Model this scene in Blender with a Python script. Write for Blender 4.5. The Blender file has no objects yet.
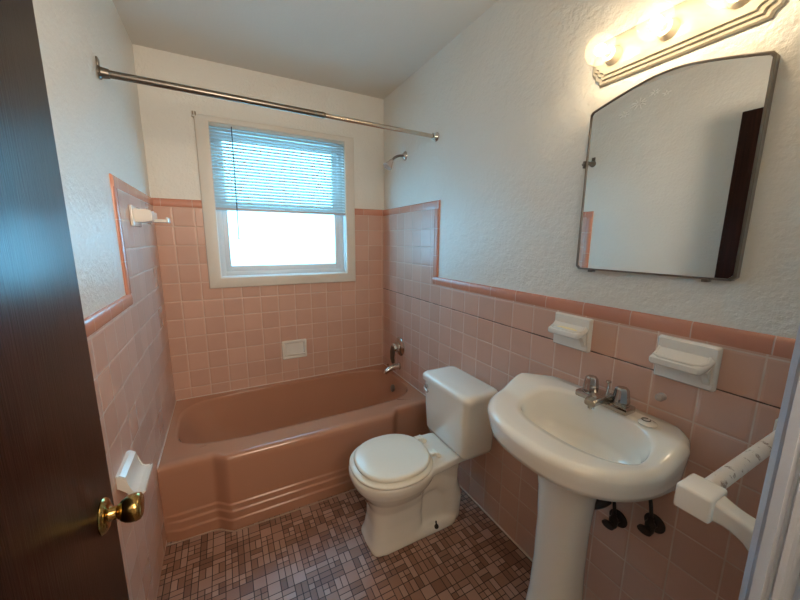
import bpy, bmesh, math, random
from mathutils import Vector, Matrix
random.seed(4)
S = bpy.context.scene
COL = S.collection
PI = math.pi

# ------------------------------------------------------------------ camera
cam_d = bpy.data.cameras.new('camera'); cam = bpy.data.objects.new('camera', cam_d); COL.objects.link(cam)
R_ = Vector((0.88537666, -0.46482019, 0.00709669))
U_ = Vector((0.07502796, 0.15794358, 0.98459364))
F_ = Vector((0.45877988, 0.87120377, -0.17471408))
cam.matrix_world = Matrix(((R_.x, U_.x, -F_.x, .35388), (R_.y, U_.y, -F_.y, -2.51238), (R_.z, U_.z, -F_.z, 1.45510), (0, 0, 0, 1)))
cam_d.sensor_width = 36; cam_d.lens = 334.77 / 800 * 36; cam_d.clip_start = .01
S.camera = cam
S.view_settings.view_transform = 'Standard'; S.view_settings.look = 'None'
S.view_settings.gamma = 1; S.view_settings.use_curve_mapping = False
S.view_settings.exposure = 1.20

# ------------------------------------------------------------------ world (overcast bluish daylight outside)
w = bpy.data.worlds.new('sky'); S.world = w; w.use_nodes = True
bg = w.node_tree.nodes['Background']
bg.inputs[0].default_value = (.25, .65, 1.0, 1); bg.inputs[1].default_value = 6.2
FILL_POWER = 24.0
BULB_STRENGTH = 72.0
# unseen fill light added in the hallway behind the camera, tilted upward
hl = bpy.data.lights.new('hall_fill', 'AREA'); hl.energy = FILL_POWER; hl.shape = 'RECTANGLE'; hl.size = .7; hl.size_y = 1.0; hl.color = (1, .83, .66)
hlo = bpy.data.objects.new('hall_fill', hl); COL.objects.link(hlo); hlo.location = (.76, -3.15, 1.95); hlo.rotation_euler = (PI / 2 + .70, 0, 0)

W = 1.524; H = 2.51; TT = 1.695; ZW = 1.235; TP = .117; G = .008
YN = -2.415; YH = -2.52     # near wall room face / hall face
YL = -.842; YR = -.797     # front edges of the high tile panels

# ------------------------------------------------------------------ node helpers
class NT:
    def __init__(s, name):
        s.m = bpy.data.materials.new(name); s.m.use_nodes = True; s.t = s.m.node_tree; s.n = s.t.nodes; s.l = s.t.links
        s.b = s.n['Principled BSDF']; s.out = s.n['Material Output']
    def new(s, ty, **k):
        n = s.n.new(ty)
        for a, v in k.items(): setattr(n, a, v)
        return n
    def put(s, sock, v):
        if hasattr(v, 'is_linked') or isinstance(v, bpy.types.NodeSocket): s.l.new(v, sock)
        else: sock.default_value = v
    def math(s, op, a, b=None, c=None):
        n = s.new('ShaderNodeMath', operation=op); s.put(n.inputs[0], a)
        if b is not None: s.put(n.inputs[1], b)
        if c is not None: s.put(n.inputs[2], c)
        return n.outputs[0]
    def mix(s, f, a, b):
        n = s.new('ShaderNodeMix', data_type='RGBA'); s.put(n.inputs[0], f); s.put(n.inputs[6], a); s.put(n.inputs[7], b); return n.outputs[2]
    def pos(s):
        g = s.new('ShaderNodeTexCoord'); x = s.new('ShaderNodeSeparateXYZ'); s.l.new(g.outputs['Object'], x.inputs[0])
        return g.outputs['Object'], x.outputs[0], x.outputs[1], x.outputs[2]
    def noise(s, vec, scale, detail=2, rough=.5):
        n = s.new('ShaderNodeTexNoise'); s.l.new(vec, n.inputs['Vector']); n.inputs['Scale'].default_value = scale
        n.inputs['Detail'].default_value = detail; n.inputs['Roughness'].default_value = rough; return n.outputs['Fac']
    def comb(s, a, b, c=0.0):
        n = s.new('ShaderNodeCombineXYZ'); s.put(n.inputs[0], a); s.put(n.inputs[1], b); s.put(n.inputs[2], c); return n.outputs[0]
    def white(s, vec):
        n = s.new('ShaderNodeTexWhiteNoise', noise_dimensions='3D'); s.l.new(vec, n.inputs['Vector']); return n.outputs['Value'], n.outputs['Color']
    def bump(s, h, strength=.3, dist=.002, normal=None):
        n = s.new('ShaderNodeBump'); s.put(n.inputs['Height'], h); n.inputs['Strength'].default_value = strength; n.inputs['Distance'].default_value = dist
        if normal is not None: s.l.new(normal, n.inputs['Normal'])
        s.l.new(n.outputs[0], s.b.inputs['Normal']); return n.outputs[0]
    def ramp(s, f, stops):
        n = s.new('ShaderNodeValToRGB'); s.l.new(f, n.inputs[0]); e = n.color_ramp.elements
        while len(e) < len(stops): e.new(.5)
        for i, (p, c) in enumerate(stops): e[i].position = p; e[i].color = c if len(c) == 4 else (*c, 1)
        return n.outputs[0]

def plain(name, col, rough=.4, metal=0, var=.06, bump=0, scale=30, coat=0, spec=None):
    t = NT(name); o, x, y, z = t.pos(); f = t.noise(o, scale, 3)
    a = [min(1, c * (1 + var)) for c in col] + [1]; b = [c * (1 - var) for c in col] + [1]
    t.put(t.b.inputs['Base Color'], t.mix(f, a, b)); t.b.inputs['Roughness'].default_value = rough; t.b.inputs['Metallic'].default_value = metal
    if coat: t.b.inputs['Coat Weight'].default_value = coat; t.b.inputs['Coat Roughness'].default_value = .08
    if spec is not None: t.b.inputs['Specular IOR Level'].default_value = spec
    if bump: t.bump(t.noise(o, scale * 4, 3), bump, .001)
    return t.m

def tile_mat(name, axis, off, c1, c2, grout, crack=False):
    t = NT(name); o, x, y, z = t.pos(); h = x if axis == 'x' else y
    u = t.math('DIVIDE', t.math('SUBTRACT', h, off), TP); v = t.math('DIVIDE', t.math('SUBTRACT', z, 1.648), TP)
    cu = t.math('FLOOR', u); cv = t.math('FLOOR', v)
    fu = t.math('SUBTRACT', u, cu); fv = t.math('SUBTRACT', v, cv)
    du = t.math('MINIMUM', fu, t.math('SUBTRACT', 1.0, fu)); dv = t.math('MINIMUM', fv, t.math('SUBTRACT', 1.0, fv))
    d = t.math('MINIMUM', du, dv)
    edge = t.new('ShaderNodeMapRange', interpolation_type='SMOOTHSTEP'); t.put(edge.inputs[0], d)
    edge.inputs[1].default_value = .011; edge.inputs[2].default_value = .025
    pil = t.new('ShaderNodeMapRange', interpolation_type='SMOOTHSTEP'); t.put(pil.inputs[0], d)
    pil.inputs[1].default_value = .010; pil.inputs[2].default_value = .075
    val, colr = t.white(t.comb(cu, cv, 3.0))
    n = t.noise(o, 9, 3)
    base = t.mix(t.math('MULTIPLY', t.math('ADD', val, n), .5), (*c1, 1), (*c2, 1))
    gd = t.mix(t.noise(o, 14, 2), (*grout, 1), tuple(g * .55 for g in grout) + (1,))
    tc_ = t.mix(edge.outputs[0], gd, base)
    if crack:   # dark dirty joint line along the fifth course
        m_ = t.math('LESS_THAN', t.math('ABSOLUTE', t.math('SUBTRACT', z, 1.0635)), t.math('MULTIPLY', t.noise(o, 18, 3), .0042))
        tc_ = t.mix(m_, tc_, (.10, .06, .045, 1))
    t.put(t.b.inputs['Base Color'], tc_)
    r = t.math('ADD', t.math('MULTIPLY', edge.outputs[0], -.45), .72)
    t.put(t.b.inputs['Roughness'], t.math('ADD', r, t.math('MULTIPLY', val, .06)))
    # each tile sits at a very slightly different tilt
    sx = t.new('ShaderNodeSeparateColor'); t.l.new(colr, sx.inputs[0])
    tilt = t.math('ADD', t.math('MULTIPLY', t.math('SUBTRACT', sx.outputs[0], .5), fu), t.math('MULTIPLY', t.math('SUBTRACT', sx.outputs[1], .5), fv))
    hh = t.math('ADD', t.math('ADD', t.math('MULTIPLY', pil.outputs[0], 1.0), t.math('MULTIPLY', tilt, 1.6)), t.math('MULTIPLY', n, .3))
    t.bump(hh, 1.0, .0010)
    return t.m

def cap_mat(name, axis, off, pitch, c):
    t = NT(name); o, x, y, z = t.pos(); h = {'x': x, 'y': y, 'z': z}[axis]
    u = t.math('DIVIDE', t.math('SUBTRACT', h, off), pitch); cu = t.math('FLOOR', u); fu = t.math('SUBTRACT', u, cu)
    d = t.math('MINIMUM', fu, t.math('SUBTRACT', 1.0, fu))
    e = t.new('ShaderNodeMapRange', interpolation_type='SMOOTHSTEP'); t.put(e.inputs[0], d); e.inputs[1].default_value = .006; e.inputs[2].default_value = .014
    val, _ = t.white(t.comb(cu, 2.0, 1.0))
    base = t.mix(val, (*c, 1), (c[0] * .86, c[1] * .80, c[2] * .80, 1))
    t.put(t.b.inputs['Base Color'], t.mix(e.outputs[0], (.62, .44, .36, 1), base))
    t.b.inputs['Roughness'].default_value = .25
    t.bump(e.outputs[0], .8, .001)
    return t.m

def paint_mat(name, col, strength=.5, scale=55, rough=.42):
    t = NT(name); o, x, y, z = t.pos()
    f = t.noise(o, 2.2, 3)
    t.put(t.b.inputs['Base Color'], t.mix(f, (*col, 1), tuple(c * .93 for c in col) + (1,)))
    t.b.inputs['Roughness'].default_value = rough; t.b.inputs['Specular IOR Level'].default_value = .45
    a = t.noise(o, scale, 4, .6); b = t.noise(o, scale * .22, 3, .55)
    t.bump(t.math('ADD', a, t.math('MULTIPLY', b, 1.3)), strength, .0038)
    return t.m

def floor_mat():
    t = NT('mosaic_floor'); o, x, y, z = t.pos(); P = .052
    u = t.math('DIVIDE', x, P); v = t.math('DIVIDE', y, P); cu = t.math('FLOOR', u); cv = t.math('FLOOR', v)
    fu = t.math('SUBTRACT', u, cu); fv = t.math('SUBTRACT', v, cv)
    k, _ = t.white(t.comb(cu, cv, 5.0))
    # column split when k>.35 ; row split when k<.30 or k>.72
    su = t.math('GREATER_THAN', k, .42)
    sv = t.math('MAXIMUM', t.math('LESS_THAN', k, .26), t.math('GREATER_THAN', k, .70))
    au = t.math('MULTIPLY', fu, t.math('ADD', su, 1.0)); av = t.math('MULTIPLY', fv, t.math('ADD', sv, 1.0))
    iu = t.math('FLOOR', au); iv = t.math('FLOOR', av); gu = t.math('SUBTRACT', au, iu); gv = t.math('SUBTRACT', av, iv)
    du = t.math('DIVIDE', t.math('MINIMUM', gu, t.math('SUBTRACT', 1.0, gu)), t.math('ADD', su, 1.0))
    dv = t.math('DIVIDE', t.math('MINIMUM', gv, t.math('SUBTRACT', 1.0, gv)), t.math('ADD', sv, 1.0))
    d = t.math('MINIMUM', du, dv)
    e = t.new('ShaderNodeMapRange', interpolation_type='SMOOTHSTEP'); t.put(e.inputs[0], d); e.inputs[1].default_value = .018; e.inputs[2].default_value = .045
    c, _ = t.white(t.comb(t.math('ADD', cu, t.math('MULTIPLY', iu, .37)), t.math('ADD', cv, t.math('MULTIPLY', iv, .41)), 9.0))
    base = t.ramp(c, [(0, (.22, .105, .070)), (.3, (.32, .165, .115)), (.6, (.43, .245, .18)), (1, (.52, .33, .26))])
    dirt = t.noise(o, 5, 4)
    base = t.mix(t.math('MULTIPLY', dirt, .35), base, (.13, .075, .055, 1))
    t.put(t.b.inputs['Base Color'], t.mix(e.outputs[0], (.035, .02, .015, 1), base))
    t.put(t.b.inputs['Roughness'], t.math('ADD', t.math('MULTIPLY', e.outputs[0], -.3), .68))
    t.bump(e.outputs[0], .6, .001)
    return t.m

def wood_mat():
    t = NT('dark_wood'); o, x, y, z = t.pos()
    mp = t.new('ShaderNodeMapping'); t.l.new(o, mp.inputs[0]); mp.inputs['Scale'].default_value = (30, 30, 1.3)
    f = t.noise(mp.outputs[0], 3.2, 5, .62)
    mp2 = t.new('ShaderNodeMapping'); t.l.new(o, mp2.inputs[0]); mp2.inputs['Scale'].default_value = (120, 120, 9)
    g = t.noise(mp2.outputs[0], 2, 3, .6)
    t.put(t.b.inputs['Base Color'], t.ramp(f, [(.25, (.007, .003, .0025)), (.5, (.015, .0055, .004)), (.75, (.032, .011, .008))]))
    t.b.inputs['Roughness'].default_value = .30; t.b.inputs['Specular IOR Level'].default_value = .17
    n = t.bump(t.math('ADD', g, t.math('MULTIPLY', f, .8)), .35, .0012)
    return t.m

def translucent(name, col, tr=.6, rough=.5):
    t = NT(name); t.b.inputs['Base Color'].default_value = (*col, 1); t.b.inputs['Roughness'].default_value = rough
    o, *_ = t.pos(); f = t.noise(o, 40, 2)
    tl = t.new('ShaderNodeBsdfTranslucent'); t.put(tl.inputs[0], t.mix(f, (*col, 1), tuple(c * .95 for c in col) + (1,)))
    mx = t.new('ShaderNodeMixShader'); mx.inputs[0].default_value = tr
    t.l.new(t.b.outputs[0], mx.inputs[1]); t.l.new(tl.outputs[0], mx.inputs[2]); t.l.new(mx.outputs[0], t.out.inputs[0]); return t.m

M = {}
M['paint'] = paint_mat('wall_paint', (.78, .76, .70), 1.0, 60, .30)
M['ceil'] = paint_mat('ceiling_paint', (.74, .71, .645), .15, 60, .7)
TC1 = (.68, .42, .325); TC2 = (.55, .325, .245); GR = (.86, .66, .55)
M['tile_x'] = tile_mat('pink_tile_back', 'x', .100, TC1, TC2, GR)
M['tile_yr'] = tile_mat('pink_tile_right', 'y', -.717, TC1, TC2, GR, True)
M['tile_yl'] = tile_mat('pink_tile_left', 'y', -.717, TC1, TC2, (.90, .74, .64))
CC = (.62, .28, .19)
M['cap_y'] = cap_mat('cap_tile_y', 'y', -.945, .1625, CC)
M['cap_x'] = cap_mat('cap_tile_x', 'x', .21, .1625, CC)
M['cap_z'] = cap_mat('cap_tile_z', 'z', 1.69, .1625, CC)
M['floor'] = floor_mat(); M['wood'] = wood_mat()
M['tub'] = plain('tub_enamel', (.46, .225, .14), .17, 0, .03, 0, 4, .4)
M['china'] = plain('white_china', (.84, .80, .72), .12, 0, .02, 0, 6, .5)
M['china_dim'] = plain('ceramic_white', (.76, .72, .66), .2, 0, .04, 0, 20, .3)
M['seat'] = plain('seat_plastic', (.85, .82, .72), .22, 0, .02, 0, 10)
M['chrome'] = plain('chrome', (.62, .61, .59), .12, 1, .08, 0, 30)
M['steel'] = plain('aged_steel', (.20, .18, .155), .33, 1, .15, .1, 60)
M['steel_l'] = plain('bright_steel', (.60, .52, .44), .22, 1, .1, 0, 60)
M['faucet'] = plain('worn_chrome', (.50, .48, .46), .11, 1, .12, 0, 30)
M['brass'] = plain('brass', (.46, .31, .11), .16, 1, .12, 0, 25)
M['dark'] = plain('hole_dark', (.012, .010, .010), .6, 0, .2)  # near-black colour stands for the shade inside the toilet bolt hole
M['pipe'] = plain('dark_pipe', (.05, .045, .045), .4, .6, .2)
M['vinyl'] = plain('white_vinyl', (.70, .72, .72), .35, 0, .02)
M['cream'] = plain('cream_trim_paint', (.70, .655, .58), .38, 0, .04, .15, 25)
M['trimw_shade'] = plain('shaded_white_paint', (.46, .49, .56), .30, 0, .05, .25, 30)  # white door frame paint, with shade and sky blue put into the colour
M['slat'] = translucent('blind_slat', (.66, .70, .68), .32)
M['rail'] = plain('blind_rail', (.58, .50, .46), .4, 0, .04)
M['wand'] = plain('blind_wand', (.07, .09, .10), .25, 0, .1)
M['caulk'] = plain('caulk', (.66, .55, .47), .5, 0, .2, 0, 40)
M['caulk_d'] = plain('dull_caulk', (.48, .33, .25), .5, 0, .3, 0, 30)
M['fixture'] = plain('fixture_enamel', (.48, .43, .33), .3, 0, .03)
M['bronze'] = plain('mirror_frame_metal', (.22, .20, .18), .28, 1, .15)
M['hall'] = plain('hall_paint', (.50, .45, .40), .6, 0, .03)
M['sock'] = plain('socket_cream', (.60, .52, .40), .4, 0, .03)
M['yellow'] = plain('soap_residue', (.78, .66, .36), .5, 0, .15, 0, 80)
M['clear'] = plain('clear_plastic', (.45, .38, .34), .15, 0, .1)
M['etch'] = plain('etched_glass', (.75, .72, .66), .7, 0, .05)
t = NT('towel_bar_flaking'); o, x, y, z = t.pos(); f = t.noise(o, 45, 5, .7)
st = t.new('ShaderNodeMapRange'); t.put(st.inputs[0], f); st.inputs[1].default_value = .56; st.inputs[2].default_value = .62
t.put(t.b.inputs['Base Color'], t.mix(st.outputs[0], (.72, .66, .60, 1), (.30, .23, .19, 1))); t.b.inputs['Roughness'].default_value = .45; t.bump(f, .5, .001); M['flaky'] = t.m
t = NT('mirror_silver'); o, x, y, z = t.pos()
t.put(t.b.inputs['Base Color'], t.mix(t.noise(o, 8, 2), (.80, .80, .77, 1), (.77, .77, .74, 1))); t.b.inputs['Metallic'].default_value = 1; t.b.inputs['Roughness'].default_value = .01; M['mirror'] = t.m
# obscure glass pane: scatters the daylight
t = NT('obscure_glass'); o, x, y, z = t.pos()
t.b.inputs['Base Color'].default_value = (.75, .85, .86, 1); t.b.inputs['Roughness'].default_value = .25
tl = t.new('ShaderNodeBsdfTranslucent'); t.put(tl.inputs[0], t.mix(t.noise(o, 60, 3), (.84, .95, .95, 1), (.76, .88, .90, 1)))
mx = t.new('ShaderNodeMixShader'); mx.inputs[0].default_value = .88
t.l.new(t.b.outputs[0], mx.inputs[1]); t.l.new(tl.outputs[0], mx.inputs[2]); t.l.new(mx.outputs[0], t.out.inputs[0])
M['glass'] = t.m
# bulb globe: thin pearly glass that lets most of the filament light through
t = NT('bulb_globe'); tr = t.new('ShaderNodeBsdfTransparent'); tr.inputs[0].default_value = (1, .97, .90, 1)
tl = t.new('ShaderNodeBsdfTranslucent'); tl.inputs[0].default_value = (1, .93, .80, 1)
t.b.inputs['Base Color'].default_value = (.60, .54, .42, 1); t.b.inputs['Roughness'].default_value = .08
m1 = t.new('ShaderNodeMixShader'); m1.inputs[0].default_value = .12; t.l.new(t.b.outputs[0], m1.inputs[1]); t.l.new(tl.outputs[0], m1.inputs[2])
m2 = t.new('ShaderNodeMixShader'); m2.inputs[0].default_value = .09; t.l.new(tr.outputs[0], m2.inputs[1]); t.l.new(m1.outputs[0], m2.inputs[2])
t.l.new(m2.outputs[0], t.out.inputs[0]); M['globe'] = t.m
t = NT('lit_filament'); t.b.inputs['Base Color'].default_value = (1, .9, .7, 1); t.b.inputs['Emission Color'].default_value = (1, .80, .56, 1)
t.b.inputs['Emission Strength'].default_value = BULB_STRENGTH; M['glow'] = t.m

# ------------------------------------------------------------------ mesh helpers
def link(name, bm, mat, parent=None, smooth=True, angle=40, recalc=True):
    if recalc: bmesh.ops.recalc_face_normals(bm, faces=bm.faces)
    me = bpy.data.meshes.new(name); bm.to_mesh(me); bm.free()
    o = bpy.data.objects.new(name, me); COL.objects.link(o); me.materials.append(mat)
    if smooth:
        for p in me.polygons: p.use_smooth = True
        try: me.set_sharp_from_angle(angle=math.radians(angle))
        except Exception: pass
    if parent: o.parent = parent; o.matrix_parent_inverse = parent.matrix_basis.inverted()
    return o
def tag(o, label=None, cat=None, group=None, kind=None):
    if label: o['label'] = label
    if cat: o['category'] = cat
    if group: o['group'] = group
    if kind: o['kind'] = kind
    return o
def thing(name, loc, label=None, cat=None, group=None, kind=None):
    o = bpy.data.objects.new(name, None); COL.objects.link(o); o.location = loc; o.empty_display_size = .05
    return tag(o, label, cat, group, kind)
def box(bm, x0, x1, y0, y1, z0, z1, bev=0, seg=2):
    r = bmesh.ops.create_cube(bm, size=1)
    vs = r['verts']
    for v in vs: v.co = Vector(((x0 + x1) / 2 + v.co.x * (x1 - x0), (y0 + y1) / 2 + v.co.y * (y1 - y0), (z0 + z1) / 2 + v.co.z * (z1 - z0)))
    if bev:
        es = list({e for v in vs for e in v.link_edges})
        bmesh.ops.bevel(bm, geom=es, offset=bev, segments=seg, profile=.5, affect='EDGES')
def bx(*a, **k):
    bm = bmesh.new(); box(bm, *a, **k); return bm
def loft(bm, rings, cap0=True, cap1=True, closed=True):
    vr = [[bm.verts.new(p) for p in r] for r in rings]; n = len(rings[0])
    for a, b in zip(vr, vr[1:]):
        for i in range(n if closed else n - 1):
            j = (i + 1) % n
            try: bm.faces.new((a[i], a[j], b[j], b[i]))
            except ValueError: pass
    if cap0: bm.faces.new(list(reversed(vr[0])))
    if cap1: bm.faces.new(vr[-1])
    return vr
def frame(d):
    d = d.normalized(); a = Vector((0, 0, 1)) if abs(d.z) < .9 else Vector((1, 0, 0))
    u = d.cross(a).normalized(); return u, d.cross(u).normalized()
def tube(bm, pts, r, n=16, cap=True):
    pts = [Vector(p) for p in pts]; rs = r if isinstance(r, (list, tuple)) else [r] * len(pts)
    rings = []; u = None
    for i, p in enumerate(pts):
        d = (pts[min(i + 1, len(pts) - 1)] - pts[max(i - 1, 0)]).normalized()
        if u is None: u, v = frame(d)
        else: u = (u - d * u.dot(d)).normalized(); v = d.cross(u)
        rings.append([p + (u * math.cos(k * 2 * PI / n) + v * math.sin(k * 2 * PI / n)) * rs[i] for k in range(n)])
    loft(bm, rings, cap, cap)
def lathe(bm, org, axis, prof, n=32, cap=True):
    """prof: list of (distance along axis, radius)"""
    org = Vector(org); axis = Vector(axis).normalized(); u, v = frame(axis)
    loft(bm, [[org + axis * h + (u * math.cos(k * 2 * PI / n) + v * math.sin(k * 2 * PI / n)) * max(r, 1e-4) for k in range(n)] for h, r in prof], cap, cap)
def bez(p0, p1, p2, n=10):
    p0, p1, p2 = map(Vector, (p0, p1, p2))
    return [p0 * (1 - t) ** 2 + p1 * 2 * t * (1 - t) + p2 * t * t for t in [i / n for i in range(n + 1)]]
def prism(bm, poly, axis, a, b):
    """poly 2D extruded between a and b along axis ('x': poly=(y,z); 'y': poly=(x,z); 'z': poly=(x,y))"""
    f = {'x': lambda p, t: (t, p[0], p[1]), 'y': lambda p, t: (p[0], t, p[1]), 'z': lambda p, t: (p[0], p[1], t)}[axis]
    loft(bm, [[f(p, a) for p in poly], [f(p, b) for p in poly]])
def sstep(a, b, x):
    t = max(0, min(1, (x - a) / (b - a))); return t * t * (3 - 2 * t)
def se_ring(cx, cy, a, b, n, z, N=64, ax2=None):
    """superellipse ring; ax2 = semi axis toward +x when different"""
    out = []
    for k in range(N):
        t = 2 * PI * k / N; c, s = math.cos(t), math.sin(t)
        aa = (ax2 if (ax2 and c > 0) else a)
        out.append(Vector((cx + aa * math.copysign(abs(c) ** (2 / n), c), cy + b * math.copysign(abs(s) ** (2 / n), s), z)))
    return out
def rrect(x0, x1, y0, y1, r, z, seg=5):
    out = []
    for cx, cy, a0 in ((x1 - r, y1 - r, 0), (x0 + r, y1 - r, 90), (x0 + r, y0 + r, 180), (x1 - r, y0 + r, 270)):
        for k in range(seg + 1):
            a = math.radians(a0 + 90 * k / seg); out.append(Vector((cx + r * math.cos(a), cy + r * math.sin(a), z)))
    return out
def ray_poly(c, poly, ang):
    out = []
    for a in ang:
        d = (math.cos(a), math.sin(a)); best = None
        for i in range(len(poly)):
            p, q = poly[i], poly[(i + 1) % len(poly)]
            ex, ey = q[0] - p[0], q[1] - p[1]; den = d[0] * ey - d[1] * ex
            if abs(den) < 1e-12: continue
            wx, wy = p[0] - c[0], p[1] - c[1]
            t = (wx * ey - wy * ex) / den; s = (wx * d[1] - wy * d[0]) / den
            if t > 0 and -1e-9 <= s <= 1 + 1e-9 and (best is None or t > best): best = t
        out.append((c[0] + d[0] * best, c[1] + d[1] * best))
    return out

# ------------------------------------------------------------------ the room
XO0, XO1, ZO0, ZO1 = .330, 1.205, 1.200, 2.168      # window opening
def structure(name, bm, mat, parent=None, label=None, smooth=False):
    o = link(name, bm, mat, parent, smooth=smooth)
    if not parent: tag(o, label, 'room surface' if label else None, None, 'structure')
    return o
bm = bx(-.12, W + .12, -3.9, .16, -.12, 0); structure('floor', bm, M['floor'], label='brown and pink mosaic tile bathroom floor')
bm = bx(-.12, W + .12, -3.9, .16, H, H + .12); structure('ceiling', bm, M['ceil'], label='plain off white painted ceiling')
wl = structure('wall_left', bx(-.12, 0, -3.9, .16, 0, H), M['paint'], label='left wall, painted above pink tile')
wr = structure('wall_right', bx(W, W + .12, -3.9, .16, 0, H), M['paint'], label='right wall behind toilet, sink and mirror')
bm = bmesh.new()
box(bm, 0, XO0, 0, .16, 0, H); box(bm, XO1, W, 0, .16, 0, H); box(bm, XO0, XO1, 0, .16, 0, ZO0); box(bm, XO0, XO1, 0, .16, ZO1, H)
wb = structure('wall_back', bm, M['paint'], label='back wall with the window above the tub')
# near wall with the door opening
DX0, DX1, DZ = .085, .892, 2.17
bm = bmesh.new()
box(bm, 0, DX0, YH, YN, 0, H); box(bm, DX1, W, YH, YN, 0, H); box(bm, DX0, DX1, YH, YN, DZ, H)
wn = structure('wall_front', bm, M['paint'], label='near wall around the bathroom doorway')
structure('wall_hall', bx(0, W, -3.9, -3.78, 0, H), M['hall'], label='hallway wall behind the doorway')

# tile facings (children of their wall)
def tiles(bm, nm, m, par): return structure(nm, bm, m, par)
bm = bmesh.new(); box(bm, 0, G, YL + .045, -G, 0, 1.648); box(bm, 0, G, YN, YL + .045, 0, ZW - .047)
tiles(bm, 'tile_facing', M['tile_yl'], wl)
bm = bmesh.new(); box(bm, W - G, W, YR + .045, -G, 0, 1.648); box(bm, W - G, W, YN, YR + .045, 0, ZW - .047)
tiles(bm, 'tile_facing', M['tile_yr'], wr)
CX0, CX1, CZ0, CZ1 = .262, 1.270, 1.137, 2.197        # window casing outside
bm = bmesh.new(); box(bm, 0, CX0 + .01, -G, 0, 0, 1.648); box(bm, CX1 - .01, W, -G, 0, 0, 1.648); box(bm, CX0 + .01, CX1 - .01, -G, 0, 0, CZ0 + .01)
tiles(bm, 'tile_facing', M['tile_x'], wb)
def bull(sign, w, horizontal=True):
    """bullnose cap cross section: (depth from wall, height 0..w) rounded on the top"""
    pts = [(0, 0), (.0085, 0), (.0105, .004), (.0115, w * .5), (.0105, w * .78), (.008, w * .92), (.004, w)]
    pts += [(0, w)]
    return [(sign * p[0], p[1]) for p in pts]
def cap_along_y(x, sign, z, y0, y1, mat, par):
    bm = bmesh.new(); prism(bm, [(x + p[0], z + p[1]) for p in bull(sign, .047)], 'y', y0, y1); link('tile_cap', bm, mat, par, angle=60)
def cap_up(x, sign, ye, dirn, z0, z1, mat, par):
    bm = bmesh.new(); prism(bm, [(x + p[0], ye + dirn * (.047 - p[1])) for p in bull(sign, .047)], 'z', z0, z1); link('tile_cap', bm, mat, par, angle=60)
cap_along_y(0, 1, ZW - .047, YN, YL + .047, M['cap_y'], wl); cap_along_y(0, 1, 1.648, YL, -.001, M['cap_y'], wl)
cap_up(0, 1, YL, 1, ZW, 1.648, M['cap_z'], wl)
cap_along_y(W, -1, ZW - .047, YN, YR + .047, M['cap_y'], wr); cap_along_y(W, -1, 1.648, YR, -.001, M['cap_y'], wr)
cap_up(W, -1, YR, 1, ZW, 1.648, M['cap_z'], wr)
bm = bmesh.new()
for a, b in ((0, CX0 + .004), (CX1 - .004, W)): prism(bm, [(-(.0115 if False else 0) - p[0], 1.648 + p[1]) for p in bull(1, .047)], 'x', a, b)
link('tile_cap', bm, M['cap_x'], wb, angle=60)

# caulk lines
def caulk(pts, r=.005):
    bm = bmesh.new(); tube(bm, pts, r, 8); return bm
o = link('trim_1', caulk([(W - G - .002, -.80, .003), (W - G - .002, YN + .01, .003)], .004), M['caulk']); tag(o, 'pale caulk line between floor and right wall', 'caulk', kind='structure')

# window
win = thing('window_1', (.7675, 0, ZO0), 'white double hung window with cream casing over the tub', 'window', kind='structure')
bm = bmesh.new()
def crect(g, y): return [Vector((x, y, z)) for x, z in ((CX0 + g, CZ0 + g), (CX1 - g, CZ0 + g), (CX1 - g, CZ1 - g), (CX0 + g, CZ1 - g))]
def irect(g, y): return [Vector((x, y, z)) for x, z in ((XO0 + .006 - g, ZO0 + .006 - g), (XO1 - .006 + g, ZO0 + .006 - g), (XO1 - .006 + g, ZO1 - .006 + g), (XO0 + .006 - g, ZO1 - .006 + g))]
loft(bm, [crect(0, -.0005), crect(0, -.020), crect(.003, -.0245), crect(.007, -.026), irect(.006, -.026), irect(.002, -.0245), irect(0, -.021), irect(0, -.0005), crect(0, -.0005)], False, False)
link('window_casing', bm, M['cream'], win)
bm = bmesh.new(); th = .010
box(bm, XO0, XO0 + th, -.002, .05, ZO0, ZO1); box(bm, XO1 - th, XO1, -.002, .05, ZO0, ZO1); box(bm, XO0, XO1, -.002, .05, ZO0, ZO0 + th); box(bm, XO0, XO1, -.002, .05, ZO1 - th, ZO1)
link('window_jamb', bm, M['vinyl'], win, smooth=False)
def ring_frame(x0, x1, z0, z1, y0, y1, w, bev=.003, wb_=None):
    bm = bmesh.new(); wb2 = wb_ or w
    box(bm, x0, x0 + w, y0, y1, z0, z1, bev=bev); box(bm, x1 - w, x1, y0, y1, z0, z1, bev=bev)
    box(bm, x0 + w * .5, x1 - w * .5, y0 + .0005, y1 - .0005, z0, z0 + wb2, bev=bev); box(bm, x0 + w * .5, x1 - w * .5, y0 + .0005, y1 - .0005, z1 - w, z1, bev=bev)
    return bm
link('window_frame', ring_frame(XO0 + .002, XO1 - .002, ZO0 + .002, ZO1 - .002, .045, .13, .036), M['vinyl'], win)
ls = link('lower_sash', ring_frame(XO0 + .030, XO1 - .030, ZO0 + .030, 1.700, .050, .080, .042, wb_=.046), M['vinyl'], win)
us = link('upper_sash', ring_frame(XO0 + .030, XO1 - .030, 1.665, ZO1 - .030, .085, .115, .042), M['vinyl'], win)
link('window_pane', bx(XO0 + .068, XO1 - .068, .062, .066, ZO0 + .072, 1.662), M['glass'], ls, smooth=False)
link('window_pane', bx(XO0 + .068, XO1 - .068, .097, .101, 1.700, ZO1 - .068), M['glass'], us, smooth=False)

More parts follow.
